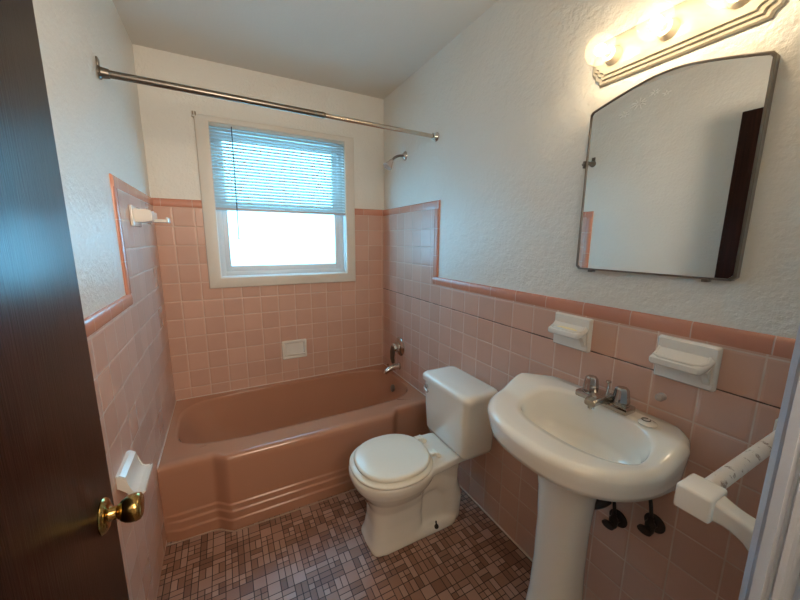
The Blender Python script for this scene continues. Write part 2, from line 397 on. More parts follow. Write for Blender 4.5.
# door casing / jamb on the right of the doorway, with stop strips
dj = thing('trim_2', ((DX0 + DX1) / 2, YN, 0), 'white moulded door frame around the doorway', 'door frame', kind='structure')
bm = bmesh.new()
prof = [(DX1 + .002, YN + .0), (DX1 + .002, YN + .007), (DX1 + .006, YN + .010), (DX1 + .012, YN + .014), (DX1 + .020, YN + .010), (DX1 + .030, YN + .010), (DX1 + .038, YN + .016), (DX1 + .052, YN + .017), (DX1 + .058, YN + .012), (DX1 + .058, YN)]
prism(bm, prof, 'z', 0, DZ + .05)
link('door_casing', bm, M['trimw_shade'], dj, angle=50)
bm = bmesh.new()   # jamb liner with a ridged rebate
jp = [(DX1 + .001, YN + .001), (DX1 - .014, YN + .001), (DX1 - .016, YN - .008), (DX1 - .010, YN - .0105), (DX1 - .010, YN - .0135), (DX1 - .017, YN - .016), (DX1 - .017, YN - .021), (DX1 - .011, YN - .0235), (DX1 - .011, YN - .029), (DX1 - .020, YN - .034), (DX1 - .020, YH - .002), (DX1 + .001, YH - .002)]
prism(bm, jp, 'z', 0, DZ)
link('door_jamb', bm, M['trimw_shade'], dj, angle=30)
bm = bx(DX0 - .001, DX0 + .012, YH - .002, YN + .001, 0, DZ); link('door_jamb', bm, M['trimw_shade'], dj, smooth=False)
bm = bx(DX0, DX1, YH - .002, YN + .001, DZ - .014, DZ + .001); link('door_head', bm, M['trimw_shade'], dj, smooth=False)

# door leaf, open against the left wall
DF = .108
door = thing('door_1', (.09, YN + .02, 0), 'dark brown varnished wooden door standing open at left', 'door', kind='structure')
dl = link('door_leaf', bx(DF - .036, DF, YN + .012, -1.672, .012, 2.150, bev=.002), M['wood'], door)
bm = bmesh.new(); KY, KZ = -1.738, .920
lathe(bm, (DF - .001, KY, KZ), (1, 0, 0), [(0, .033), (.003, .0335), (.007, .031), (.010, .024), (.012, .016)], 36)
lathe(bm, (DF + .008, KY, KZ), (1, 0, 0), [(0, .016), (.006, .013), (.014, .012), (.016, .0135), (.021, .019), (.028, .0240), (.036, .0265), (.045, .0268), (.051, .025), (.054, .021), (.0555, .012)], 36)
link('door_knob', bm, M['brass'], door)
bm = bmesh.new()
lathe(bm, (DF - .035, KY, KZ), (-1, 0, 0), [(0, .033), (.003, .033), (.008, .028), (.010, .014), (.022, .013), (.030, .022), (.044, .026), (.056, .020), (.058, .01)], 30)
link('door_knob', bm, M['brass'], door)
bm = bx(DF - .030, DF - .006, -1.6725, -1.6705, KZ - .028, KZ + .028, bev=.0005); link('latch_plate', bm, M['brass'], door)
for hz in (.25, 1.1, 1.93):
    bm = bmesh.new(); lathe(bm, (DF - .038, YN + .012, hz - .045), (0, 0, 1), [(0, .006), (.09, .006)], 12); link('hinge', bm, M['brass'], door)

# ------------------------------------------------------------------ bathtub
tub = thing('bathtub', (.76, -.40, 0), 'pink enamel built-in bathtub with ribbed front under the window', 'bathtub')
tx0, tx1, ty1 = G + .001, W - G - .001, -.0125; tc = (.76, -.37); HT = .408
YF = -.765
angs = [2 * PI * k / 240 for k in range(240)]
for cxx in (tx0, tx1):
    for cyy in (ty1, YF): angs.append(math.atan2(cyy - tc[1], cxx - tc[0]) % (2 * PI))
# denser where the front panel steps
for xx in [.20 + .006 * i for i in range(22)] + [1.17 + .006 * i for i in range(22)]: angs.append(math.atan2(YF - tc[1], xx - tc[0]) % (2 * PI))
angs = sorted(set(round(a, 6) for a in angs))
bulge = lambda x: .050 * sstep(.225, .305, x) * (1 - sstep(1.195, 1.275, x))
rect = ray_poly(tc, [(tx0, ty1), (tx0, YF), (tx1, YF), (tx1, ty1)], angs)
def ribs(z):
    return sum(.007 * (1 - sstep(zz - .004, zz + .004, z)) for zz in (.058, .103, .138))
def outer(z, inset=0, ribbed=True):
    out = []
    for x, y in rect:
        fr = sstep(-.55, YF, y) if y < -.55 else 0
        isf = y < YF + 1e-4
        yy = y
        if isf:
            e = sstep(.02, .07, x) * (1 - sstep(1.45, 1.50, x))
            yy = y - bulge(x) + inset - (ribs(z) * e if ribbed else 0) + .012 * (HT - z) / HT
        out.append(Vector((x, yy, z)))
    return out
def inner(cx, cy, a, b, n):
    out = []
    poly = [(p.x, p.y) for p in se_ring(cx, cy, a, b, n, 0, 160)]
    return ray_poly(tc, poly, angs)
top_in = inner(.765, -.363, .715, .302, 4.2)
bot_in = inner(.86, -.350, .50, .215, 4.5)
rings = []
z = 0
zs = [0, .02, .04, .050, .054, .058, .062, .066, .08, .095, .099, .103, .107, .111, .120, .130, .134, .138, .142, .146, .17, .22, .27, .32, .36]
for z in zs: rings.append(outer(z))
r = .030
for k in range(1, 7):
    a = k / 6 * PI / 2; rings.append(outer(HT - r + r * math.sin(a), inset=r * (1 - math.cos(a))))
last = rings[-1]
for f in (.15, .5, .88): rings.append([Vector((p.x + (q[0] - p.x) * f, p.y + (q[1] - p.y) * f, HT - .003 * math.sin(f * PI))) for p, q in zip(last, top_in)])
def lerp2(f, z): return [Vector((p[0] + (q[0] - p[0]) * f, p[1] + (q[1] - p[1]) * f, z)) for p, q in zip(top_in, bot_in)]
for f, z in ((0, HT - .001), (.025, HT - .006), (.045, HT - .018), (.07, HT - .04), (.14, .33), (.25, .27), (.38, .20), (.52, .145), (.66, .105), (.80, .083), (.92, .074), (1, .071)): rings.append(lerp2(f, z))
cc = Vector((.86, -.35, .068))
for f in (.6, .25): rings.append([cc + (p - cc) * f for p in lerp2(1, .070)])
bm = bmesh.new(); loft(bm, rings, cap0=True, cap1=True); link('tub_body', bm, M['tub'], tub, angle=70)
bm = bmesh.new(); ox, oz = 1.428, .335
lathe(bm, (ox + .012, -.345, oz), (-1, 0, .22), [(0, .028), (.006, .028), (.010, .024), (.011, .010)], 28)
link('overflow_plate', bm, M['steel'], tub)
bm = bmesh.new(); lathe(bm, (1.25, -.35, .068), (0, 0, 1), [(0, .026), (.004, .026), (.006, .020), (.003, .008)], 24); link('drain', bm, M['chrome'], tub)
bm = bmesh.new(); tube(bm, [(tx0 + .002, YF - .01, .002), (.20, YF - .016, .003), (.235, YF - .022, .003), (.30, YF - .070, .003), (.5, YF - .073, .003), (1.17, YF - .073, .003), (1.26, YF - .026, .003), (tx1, YF - .012, .003)], .0035, 8); link('caulk_bead', bm, M['caulk_d'], tub)
bm = bmesh.new(); tube(bm, [(tx0 + .002, YF, HT), (tx0 + .002, ty1 - .002, HT), (tx1 - .002, ty1 - .002, HT), (tx1 - .002, YF, HT)], .004, 8); link('caulk_bead', bm, M['caulk'], tub)

# ------------------------------------------------------------------ tub taps and shower
XR = W - G
tf = thing('tub_faucet', (XR, -.31, .64), 'chrome single lever tub valve on the right tiled wall', 'faucet')
bm = bmesh.new(); lathe(bm, (XR, -.31, .648), (-1, 0, 0), [(0, .074), (.004, .074), (.012, .066), (.020, .040), (.040, .034), (.056, .034), (.064, .028), (.068, .01)], 40); link('escutcheon', bm, M['faucet'], tf)
bm = bmesh.new(); tube(bm, [(XR - .052, -.31, .655), (XR - .064, -.31, .620), (XR - .066, -.31, .565), (XR - .058, -.31, .525)], [.022, .020, .016, .013], 16); link('lever', bm, M['steel'], tf)
sp = thing('tub_spout', (XR, -.31, .49), 'chrome tub spout just above the tub rim', 'spout')
bm = bmesh.new(); lathe(bm, (XR, -.305, .490), (-1, 0, 0), [(0, .030), (.006, .030), (.010, .023)], 28)
tube(bm, [(XR - .005, -.305, .490), (XR - .05, -.305, .487), (XR - .09, -.305, .478), (XR - .118, -.305, .462), (XR - .126, -.305, .448)], [.024, .024, .022, .019, .016], 20); link('spout_body', bm, M['chrome'], sp)
bm = bmesh.new(); lathe(bm, (XR - .10, -.305, .490), (0, 0, 1), [(0, .004), (.022, .004), (.024, .008), (.030, .008), (.032, .003)], 14); link('diverter_knob', bm, M['chrome'], sp)

sh = thing('shower', (W, -.36, 2.03), 'small chrome shower head on a bent arm high on the right wall', 'shower head')
bm = bmesh.new(); lathe(bm, (W, -.352, 2.032), (-1, 0, -.1), [(0, .032), (.005, .031), (.014, .022), (.020, .012)], 28); link('flange', bm, M['chrome'], sh)
bm = bmesh.new(); tube(bm, bez((W - .01, -.352, 2.03), (W - .075, -.352, 2.035), (W - .105, -.352, 1.985), 12), .0085, 14); link('arm', bm, M['steel'], sh)
bm = bmesh.new(); lathe(bm, (W - .100, -.352, 1.995), (-.60, 0, -.80), [(0, .010), (.010, .015), (.020, .016), (.030, .020), (.055, .031), (.062, .031), (.064, .026), (.060, .010)], 30); link('nozzle', bm, M['clear'], sh)

rod = thing('shower_curtain_rod', (.76, -.77, 2.056), 'dark steel shower curtain rod spanning the room above the tub', 'curtain rod')
A = Vector((.002, -.799, 2.055)); B = Vector((W - .002, -.743, 2.058)); D = (B - A)
bm = bmesh.new(); tube(bm, [A + D * .01, A + D * .55], .0135, 20); lathe(bm, A + D * .545, D, [(0, .0135), (.006, .0148), (.012, .0135), (.02, .012)], 20); link('outer_tube', bm, M['steel'], rod)
bm = bmesh.new(); tube(bm, [A + D * .55, A + D * .99], .0112, 20); link('inner_tube', bm, M['steel_l'], rod)
bm = bmesh.new(); lathe(bm, A, D, [(0, .024), (.004, .024), (.008, .019), (.030, .0165), (.032, .014)], 28); box(bm, 0, .006, A.y - .015, A.y + .013, A.z + .018, A.z + .048, bev=.002); link('end_flange', bm, M['steel'], rod)
bm = bmesh.new(); lathe(bm, B, -D, [(0, .026), (.004, .026), (.010, .020), (.030, .017), (.032, .012)], 28); link('end_flange', bm, M['chrome'], rod)

# ------------------------------------------------------------------ blind
bl = thing('window_blind', (.767, -.006, 2.15), 'white venetian mini blind lowered over the upper half of the window', 'blind')
bx0, bx1 = XO0 + .004, XO1 - .004; by = -.004
link('head_rail', bx(bx0, bx1, by - .013, by + .013, 2.140, 2.165, bev=.002), M['slat'], bl)
NS = 24; zt_, zb_ = 2.128, 1.672
sm = None
for k in range(NS):
    zz = zt_ + (zb_ - zt_) * k / (NS - 1)
    if sm is None:
        bm = bmesh.new(); tlt = math.radians(46); pts = []
        for q in range(7):
            s = (q / 6 - .5) * .0245; c = .0016 * (1 - (q / 3 - 1) ** 2)
            pts.append((s, c))
        top = [(math.cos(tlt) * s - math.sin(tlt) * c, math.sin(tlt) * s + math.cos(tlt) * c) for s, c in pts]
        bot = [(a, b - .0005) for a, b in reversed(top)]
        prism(bm, top + bot, 'x', bx0, bx1)
        sl = link('slat', bm, M['slat'], None, angle=60); sm = sl; sl.location = (0, by, zz); sl.parent = bl; sl.matrix_parent_inverse = bl.matrix_basis.inverted()
    else:
        sl = sm.copy(); COL.objects.link(sl); sl.location = (0, by, zz)
link('bottom_rail', bx(bx0, bx1, by - .013, by + .012, 1.640, 1.656, bev=.003), M['rail'], bl)
for xx in (bx0 + .10, (bx0 + bx1) / 2, bx1 - .10):
    bm = bmesh.new(); tube(bm, [(xx, by - .0122, 2.142), (xx, by - .0122, 1.65)], .0007, 6); link('ladder_cord', bm, M['slat'], bl)
bm = bmesh.new(); tube(bm, [(.462, -.022, 2.150), (.460, -.026, 1.8), (.457, -.028, 1.470)], .0028, 8); lathe(bm, (.457, -.028, 1.472), (0, 0, -1), [(0, .003), (.01, .004), (.02, .003)], 8); link('tilt_wand', bm, M['wand'], bl)
br = thing('curtain_bracket', (.262, 0, 2.19), 'tiny metal curtain bracket at the upper left casing corner', 'bracket')
bm = bmesh.new(); box(bm, .250, .280, -.026, -.001, 2.178, 2.206, bev=.003); link('bracket_plate', bm, M['cream'], br)
bm = bmesh.new(); tube(bm, [(.258, -.02, 2.186), (.258, -.045, 2.186), (.258, -.050, 2.20)], .003, 10); tube(bm, [(.272, -.02, 2.186), (.272, -.045, 2.186), (.272, -.050, 2.20)], .003, 10); link('bracket_hook', bm, M['steel_l'], br)

# ------------------------------------------------------------------ ceramic wall fittings
sd = thing('soap_dish', (.779, -G, .64), 'small white recessed soap dish on the back wall above the tub', 'soap dish')
x0, x1, z0, z1 = .690, .868, .578, .718; y = -G
def rr(x0, x1, z0, z1, r, y): return [Vector((p.x, y, p.y)) for p in rrect(x0, x1, z0, z1, r, 0)]
bm = bmesh.new()
loft(bm, [rr(x0, x1, z0, z1, .010, y), rr(x0, x1, z0, z1, .010, y - .010), rr(x0 + .003, x1 - .003, z0 + .003, z1 - .003, .009, y - .015), rr(x0 + .014, x1 - .014, z0 + .014, z1 - .014, .008, y - .017), rr(x0 + .019, x1 - .019, z0 + .020, z1 - .020, .008, y - .013), rr(x0 + .024, x1 - .024, z0 + .026, z1 - .024, .008, y - .003)])
link('dish_frame', bm, M['china_dim'], sd)
bm = bmesh.new(); prism(bm, [(y, z0 + .020), (y - .024, z0 + .026), (y - .028, z0 + .036), (y - .024, z0 + .040), (y - .010, z0 + .032), (y, z0 + .032)], 'x', x0 + .018, x1 - .018); link('dish_lip', bm, M['china_dim'], sd)

def wall_shelf(name, y0, y1, z0, z1, depth, label, cat, soap=None, rake=0):
    """ceramic plate on the right wall with a dished ledge; y0<y1"""
    t = thing(name, (XR, (y0 + y1) / 2, z0), label, cat)
    def ry(y0, y1, z0, z1, r, x): return [Vector((x, p.x, p.y)) for p in rrect(y0, y1, z0, z1, r, 0)]
    bm = bmesh.new()
    loft(bm, [ry(y0, y1, z0, z1, .006, XR), ry(y0, y1, z0, z1, .006, XR - .010), ry(y0 + .005, y1 - .005, z0 + .005, z1 - .005, .006, XR - .016)])
    link('back_plate', bm, M['china_dim'], t)
    # ledge: loft along depth
    zl = z0 + (z1 - z0) * .60; bm = bmesh.new(); th = .030; N = []
    ya, yb = y0 + .006, y1 - .002
    secs = []
    for f in [0, .15, .35, .6, .8, .92, .98, 1.0]:
        x = XR - .010 - f * depth; dn = .014 * (1 - (1 - f) ** 2) if False else 0
        rad = .012; sh_ = 0 if f < .9 else (f - .9) * .06
        cz = zl + .022 * (1 - f) ** 2.2
        hh = th * (1 - .12 * f)
        pr_ = rrect(ya + sh_ + .010 * f, yb - sh_ - .004 * f, cz - hh + .010 * (1 - f) + sh_, cz - sh_, .010 - sh_, 0)
        secs.append([Vector((x, p.x, p.y)) for p in pr_])
    loft(bm, secs)
    # raised rim round the ledge
    link('ledge', bm, M['china_dim'], t)
    rim = bmesh.new(); f0 = XR - .012; xe = XR - .010 - depth + .007
    tube(rim, [(f0, ya + .012, zl + .018)] + [(XR - .010 - depth * .35, ya + .010, zl + .004), (xe + .010, ya + .016, zl + .001), (xe, ya + .030, zl + .001), (xe, yb - .026, zl + .001), (xe + .010, yb - .012, zl + .001), (XR - .010 - depth * .35, yb - .008, zl + .004), (f0, yb - .006, zl + .018)], .0045, 10)
    link('ledge_rim', rim, M['china_dim'], t)
    bm = bmesh.new(); prism(bm, [(XR - .012, z0 + .012), (XR - .012, zl - .006), (XR - .010 - depth * .6, zl - .018)], 'y', y0 + .010, y0 + .026); link('bracket_web', bm, M['china_dim'], t)
    if soap:
        bm = bmesh.new(); loft(bm, [[Vector((XR - .012 - depth * .5 + .018 * math.cos(a) * s, (y0 + y1) / 2 + .045 * math.sin(a) * s, zl + .0005 + h)) for a in [k * PI / 10 for k in range(20)]] for s, h in ((1, 0), (.9, .004), (.5, .006))])
        link('soap_residue', bm, M['yellow'], t)
    return t
wall_shelf('soap_dish', -1.800, -1.650, 1.056, 1.182, .050, 'smaller white ceramic wall ledge with yellow soap residue, nearer the toilet', 'soap dish', soap=True)
wall_shelf('ceramic_shelf', -2.157, -2.010, 1.054, 1.180, .060, 'larger clean white ceramic wall ledge nearest the doorway, above the sink', 'wall shelf')

# ceramic soap and washcloth holder high on the left wall
t = thing('soap_holder', (G, -.55, 1.56), 'white ceramic soap holder with grooved lip high on the left tile wall', 'soap holder')
bm = bmesh.new(); box(bm, G, G + .012, -.640, -.470, 1.510, 1.600, bev=.004); link('back_plate', bm, M['china_dim'], t)
bm = bmesh.new(); prism(bm, [(G + .008, 1.586), (G + .066, 1.584), (G + .076, 1.578), (G + .078, 1.556), (G + .076, 1.536), (G + .050, 1.530), (G + .008, 1.528)], 'y', -.628, -.480)
bmesh.ops.bevel(bm, geom=[e for e in bm.edges if abs(e.verts[0].co.y - e.verts[1].co.y) < 1e-6], offset=.004, segments=2, affect='EDGES'); link('ledge', bm, M['china_dim'], t)
bm = bmesh.new(); box(bm, G + .060, G + .128, -.560, -.482, 1.532, 1.540, bev=.003)
for k in range(5): box(bm, G + .068, G + .126, -.556 + k * .0155, -.548 + k * .0155, 1.538, 1.546, bev=.002)
box(bm, G + .120, G + .130, -.562, -.480, 1.532, 1.556, bev=.003); link('grooved_tray', bm, M['china_dim'], t)

# paper holder low on the left wall
t = thing('toilet_paper_holder', (G, -1.21, .70), 'white ceramic scooped holder low on the left wall behind the door knob', 'paper holder')
bm = bmesh.new(); prism(bm, [(G, .728), (G + .010, .728), (G + .024, .718), (G + .027, .702), (G + .030, .680), (G + .036, .664), (G + .046, .656), (G + .058, .656), (G + .066, .660), (G + .068, .652), (G + .058, .643), (G + .044, .644), (G + .032, .650), (G + .022, .662), (G + .014, .680), (G, .684)], 'y', -1.290, -1.138)
bmesh.ops.bevel(bm, geom=[e for e in bm.edges if abs(e.verts[0].co.y - e.verts[1].co.y) < 1e-6], offset=.003, segments=2, affect='EDGES'); link('holder_body', bm, M['china_dim'], t, angle=35)

# towel bar on the near wall
t = thing('towel_bar', (1.25, YN, 1.03), 'white flaking towel bar on square ceramic posts beside the door frame', 'towel bar')
TBY = -2.306; TBZ = 1.030
for px in (1.040, 1.495):
    bm = bmesh.new()
    w_ = .030
    box(bm, px - w_, px + w_ - (.003 if px > 1.2 else 0), TBY - .026, TBY + .024, TBZ - .022, TBZ + .022, bev=.005, seg=3)
    secs = []
    for f in [i / 10 for i in range(11)]:
        yy = TBY - .018 + (YN - TBY + .018) * f; s = .021 - .004 * math.sin(min(1, f * 1.6) * PI) + .018 * max(0, f - .55) ** 1.5 * 3.3
        s = min(s, .0285) if px > 1.2 else s; zo = -.034 * f ** 1.6
        secs.append([Vector((p.x, yy, p.y)) for p in rrect(px - s, px + s, TBZ + zo - s, TBZ + zo + s * .9, .008, 0)])
    loft(bm, secs); link('post', bm, M['china_dim'], t)
bm = bmesh.new(); tube(bm, [(1.060, TBY, TBZ + .004), (1.475, TBY, TBZ + .004)], .0135, 20); link('bar', bm, M['flaky'], t)

# ------------------------------------------------------------------ toilet (faces -x)
TY = -1.200
toi = thing('toilet', (1.15, TY, 0), 'white two-piece toilet with closed lid between tub and sink', 'toilet')
bm = bmesh.new()
spec = [(0, .866, 1.150, .108, 5), (.012, .864, 1.152, .110, 5), (.05, .876, 1.15, .103, 4), (.12, .888, 1.15, .096, 3.6), (.20, .886, 1.16, .100, 3), (.26, .866, 1.17, .125, 2.6), (.30, .836, 1.19, .152, 2.4), (.335, .812, 1.21, .174, 2.3), (.365, .800, 1.22, .184, 2.3), (.390, .799, 1.22, .185, 2.3), (.398, .806, 1.215, .179, 2.3)]
loft(bm, [se_ring((a + b) / 2, TY, (b - a) / 2, hw, n, z, 56) for z, a, b, hw, n in spec])
# rear deck carrying the tank
loft(bm, [[Vector((x, TY + s * hw, z)) for s, z in ((1, .398), (1, .362), (.6, .335), (-.6, .335), (-1, .362), (-1, .398))] for x, hw in ((1.12, .150), (1.22, .138), (1.30, .128), (1.40, .120), (1.49, .115))])
# trapway bulge and foot
loft(bm, [[Vector((x, TY + q * hw, z)) for x, q in ((.98, 1), (1.36, 1), (1.36, -1), (.98, -1))] for z, hw in ((0, .080), (.08, .066), (.20, .064), (.30, .075), (.37, .09))])
tube(bm, [(1.06, TY, .20), (1.16, TY, .255), (1.24, TY, .26), (1.31, TY, .20), (1.33, TY, .10), (1.32, TY, .0)], [.075, .080, .082, .085, .088, .090], 24)
loft(bm, [se_ring(1.19, TY, .17, .112, 4.5, z, 40) for z in (0, .03)] + [se_ring(1.19, TY, .155, .098, 4.5, .048, 40)])
o = link('bowl', bm, M['china'], toi)
m = o.modifiers.new('r', 'REMESH'); m.mode = 'VOXEL'; m.voxel_size = .0065; m.use_smooth_shade = True
m = o.modifiers.new('s', 'SMOOTH'); m.iterations = 8; m.factor = .5
sx = 1.005; bm = bmesh.new()
def seat_ring(g, z): return se_ring(sx, TY, .196 + g, .186 + g, 2.25, z, 72, ax2=.190 + g)
loft(bm, [seat_ring(-.006, .399), seat_ring(.003, .402), seat_ring(.005, .408), seat_ring(.001, .415), seat_ring(-.03, .4165)]); link('seat_ring', bm, M['seat'], toi, angle=60)
bm = bmesh.new()
def lid_ring(g, z): return se_ring(sx + .003, TY, .188 + g, .178 + g, 2.25, z, 72, ax2=.187 + g)
loft(bm, [lid_ring(-.016, .4195), lid_ring(-.007, .422), lid_ring(-.006, .430), lid_ring(-.010, .4360), lid_ring(-.019, .4385), lid_ring(-.10, .4405)]); link('lid', bm, M['seat'], toi, angle=60)
for s in (-1, 1):
    bm = bmesh.new(); yy = TY + s * .070
    box(bm, 1.178, 1.206, yy - .016, yy + .016, .4175, .434, bev=.004); lathe(bm, (1.214, yy - .020, .424), (0, 1, 0), [(0, .007), (.002, .009), (.038, .009), (.040, .007)], 16)
    lathe(bm, (1.232, yy, .397), (0, 0, 1), [(0, .014), (.006, .014), (.010, .009), (.018, .008), (.020, .004)], 16)
    link('hinge', bm, M['seat'], toi)
bm = bmesh.new()
TX0, TX1, HW = 1.296, 1.496, .190
def trr(g, gh, z, r=.030): return rrect(TX0 + g, TX1, TY - HW + gh, TY + HW - gh, r, z)
loft(bm, [trr(.030, .030, .400, .02), trr(.016, .018, .408, .03), trr(.008, .012, .430), trr(.002, .006, .56), trr(0, 0, .70)]); link('tank', bm, M['china'], toi, angle=50)
bm = bmesh.new()
def lrr(g, z): return rrect(TX0 - .012 + g, TX1 + .004 - g * .3, TY - HW - .011 + g, TY + HW + .011 - g, .034, z, 7)
loft(bm, [lrr(.006, .700), lrr(0, .704), lrr(-.001, .722), lrr(.003, .733), lrr(.012, .740), lrr(.03, .7425)]); link('tank_lid', bm, M['china'], toi, angle=50)
bm = bmesh.new(); lathe(bm, (TX0 + .003, TY + .150, .665), (-1, 0, 0), [(0, .014), (.008, .014), (.011, .010), (.02, .008)], 20)
tube(bm, [(TX0 - .014, TY + .152, .665), (TX0 - .022, TY + .135, .663), (TX0 - .026, TY + .105, .660)], [.006, .006, .0075], 12); link('flush_lever', bm, M['chrome'], toi)
bm = bmesh.new(); lathe(bm, (1.205, TY - .106, .036), (0, -.75, .66), [(0, .011), (.006, .011), (.0065, .004)], 16); tube(bm, [(1.205, TY - .108, .040), (1.207, TY - .100, .062)], .0042, 10); link('bolt_hole', bm, M['dark'], toi)

# ------------------------------------------------------------------ pedestal sink
SY = -1.880
snk = thing('pedestal_sink', (1.36, SY, 0), 'white pedestal sink with an oval basin under the mirror', 'sink')
sc = (1.345, SY)
sang = [2 * PI * k / 128 for k in range(128)]
front = [(1.425 - .312 * math.sin(a) ** (2 / 2.5) if True else 0, 0) for a in (0,)]
def sink_poly(g):
    pts = []
    for k in range(61):
        a = PI * k / 60; c, s = math.cos(a), math.sin(a)
        pts.append((1.425 - (.322 - g) * abs(s) ** (2 / 2.45), SY + ((.318 if c > 0 else .279) - g) * math.copysign(abs(c) ** (2 / 2.45), c)))
    gy = .270 - g
    pts += [(XR - .035, SY - gy + .012), (XR - .010, SY - gy + .035), (XR - .002, SY - gy + .07), (XR - .002, SY + gy - .07), (XR - .010, SY + gy - .035), (XR - .035, SY + gy - .012)]
    return pts
def ztop(x): return .872 + .046 * sstep(1.30, 1.43, x) 
def so(g, dz, absz=None):
    return [Vector((x, y, (ztop(x) + dz) if absz is None else absz)) for x, y in ray_poly(sc, sink_poly(g), sang)]
def under(f, z):
    a = ray_poly(sc, sink_poly(.02), sang); b = se_ring(1.375, SY, .085, .095, 2.2, 0, 160)
    b = ray_poly(sc, [(p.x, p.y) for p in b], sang)
    return [Vector((p[0] + (q[0] - p[0]) * f, p[1] + (q[1] - p[1]) * f, z)) for p, q in zip(a, b)]
def mixr(A_, B_, f): return [p + (q - p) * f for p, q in zip(A_, B_)]
lowz = .787
low = so(.014, 0, lowz)
rings = [under(1, .700), under(.93, .715), under(.75, .742), under(.5, .760), under(.25, .773), under(.08, .781), low]
side = so(.002, -.026)
rings += [mixr(low, side, .25), mixr(low, side, .6), side]
for k in range(1, 7):
    a = k / 6 * PI / 2; rings.append(so(.002 + .024 * (1 - math.cos(a)), -.026 + .026 * math.sin(a)))
def sin_(a, b, n, cx, z): 
    poly = [(p.x, p.y) for p in se_ring(cx, SY - .017, a, b, n, 0, 160)]
    return [Vector((x, y, z(x) if callable(z) else z)) for x, y in ray_poly(sc, poly, sang)]
rimr = rings[-1]; lip = sin_(.118, .203, 2.3, 1.332, lambda x: ztop(x) - .004)
rings += [mixr(rimr, lip, .35), mixr(rimr, lip, .75), lip]
for g, dz in ((.004, .010), (.010, .026), (.020, .052)): rings.append(sin_(.118 - g, .203 - g, 2.3, 1.332, lambda x, dz=dz: ztop(x) - .004 - dz))
for a, b, z in ((.088, .180, .800), (.072, .155, .775), (.05, .115, .757), (.03, .06, .750), (.020, .020, .747)): rings.append(sin_(a, b, 2.1, 1.345, z))
bm = bmesh.new(); loft(bm, rings); link('basin', bm, M['china'], snk, angle=180)
bm = bmesh.new(); lathe(bm, (1.345, SY - .017, .746), (0, 0, 1), [(0, .022), (.004, .022), (.006, .018), (.003, .004)], 24); link('drain', bm, M['chrome'], snk)
bm = bmesh.new()
ped = [(0, .125, .120), (.02, .124, .118), (.05, .108, .104), (.10, .094, .092), (.20, .084, .084), (.35, .078, .079), (.50, .078, .080), (.62, .083, .087), (.70, .094, .100), (.735, .104, .114), (.748, .104, .114)]
loft(bm, [se_ring(1.340 + (.0), SY, a, b, 2.6, z, 48, ax2=a * .8) for z, a, b in ped]); link('pedestal', bm, M['china'], snk)

fa = thing('sink_faucet', (1.455, -1.900, .918), 'small two-handle chrome faucet on the back deck of the sink', 'faucet')
FX, FY, FZ = 1.462, -1.900, .9185
bm = bmesh.new(); box(bm, FX - .030, FX + .026, FY - .086, FY + .088, FZ - .002, FZ + .020, bev=.005); link('base', bm, M['faucet'], fa)
for s in (-1, 1):
    bm = bmesh.new(); yy = FY + s * .051
    lathe(bm, (FX, yy, FZ + .014), (0, 0, 1), [(0, .026), (.008, .026), (.011, .019)], 24)
    rings = []
    for h, r_ in ((.008, .021), (.016, .0255), (.038, .0225), (.056, .020), (.062, .015)):
        rings.append([Vector((FX + (r_ * (1 if k % 2 else .86)) * math.cos(k * PI / 8), yy + (r_ * (1 if k % 2 else .86)) * math.sin(k * PI / 8), FZ + .014 + h)) for k in range(16)])
    loft(bm, rings); link('handle', bm, M['faucet'], fa, angle=25)
bm = bmesh.new()
secs = []
for f, zc, hw, hh in ((0, .022, .030, .015), (.3, .028, .028, .015), (.6, .027, .024, .013), (.85, .022, .021, .010), (1, .017, .018, .009)):
    x = FX + .012 - f * .095; secs.append([Vector((x, p.x, p.y)) for p in rrect(FY - hw, FY + hw, FZ + zc - hh, FZ + zc + hh, .007, 0)])
loft(bm, secs); lathe(bm, (FX - .072, FY, FZ + .012), (0, 0, -1), [(0, .010), (.014, .010), (.015, .007)], 18); link('spout', bm, M['faucet'], fa)
bm = bmesh.new(); tube(bm, [(FX + .012, FY, FZ + .02), (FX + .012, FY, FZ + .070)], .0035, 10); lathe(bm, (FX + .012, FY, FZ + .067), (0, 0, 1), [(0, .003), (.004, .008), (.009, .008), (.011, .004)], 16); link('lift_rod', bm, M['faucet'], fa)

t = thing('sink_stopper', (1.440, -2.030, .92), 'flat round white sink stopper with metal ring on the sink deck', 'stopper')
bm = bmesh.new(); SX2, SY2, SZ2 = 1.448, -2.040, .9175
lathe(bm, (SX2, SY2, SZ2), (0, 0, 1), [(0, .024), (.003, .025), (.006, .022), (.008, .014), (.010, .012), (.0105, .004)], 32); link('stopper_disc', bm, M['china_dim'], t)
bm = bmesh.new(); tube(bm, [(SX2 - .003 + .011 * math.cos(a), SY2 + .004 + .011 * math.sin(a), SZ2 + .0125) for a in [k * 2 * PI / 20 for k in range(19)]], .0015, 8); link('pull_ring', bm, M['steel'], t)
t = thing('wall_hook', (XR, -2.038, .99), 'tiny round knob on the tile under the larger ceramic ledge', 'hook')
bm = bmesh.new(); lathe(bm, (XR, -2.038, .990), (-1, 0, 0), [(0, .012), (.003, .012), (.006, .007), (.012, .008), (.017, .012), (.022, .010), (.024, .004)], 20); link('hook_knob', bm, M['clear'], t)

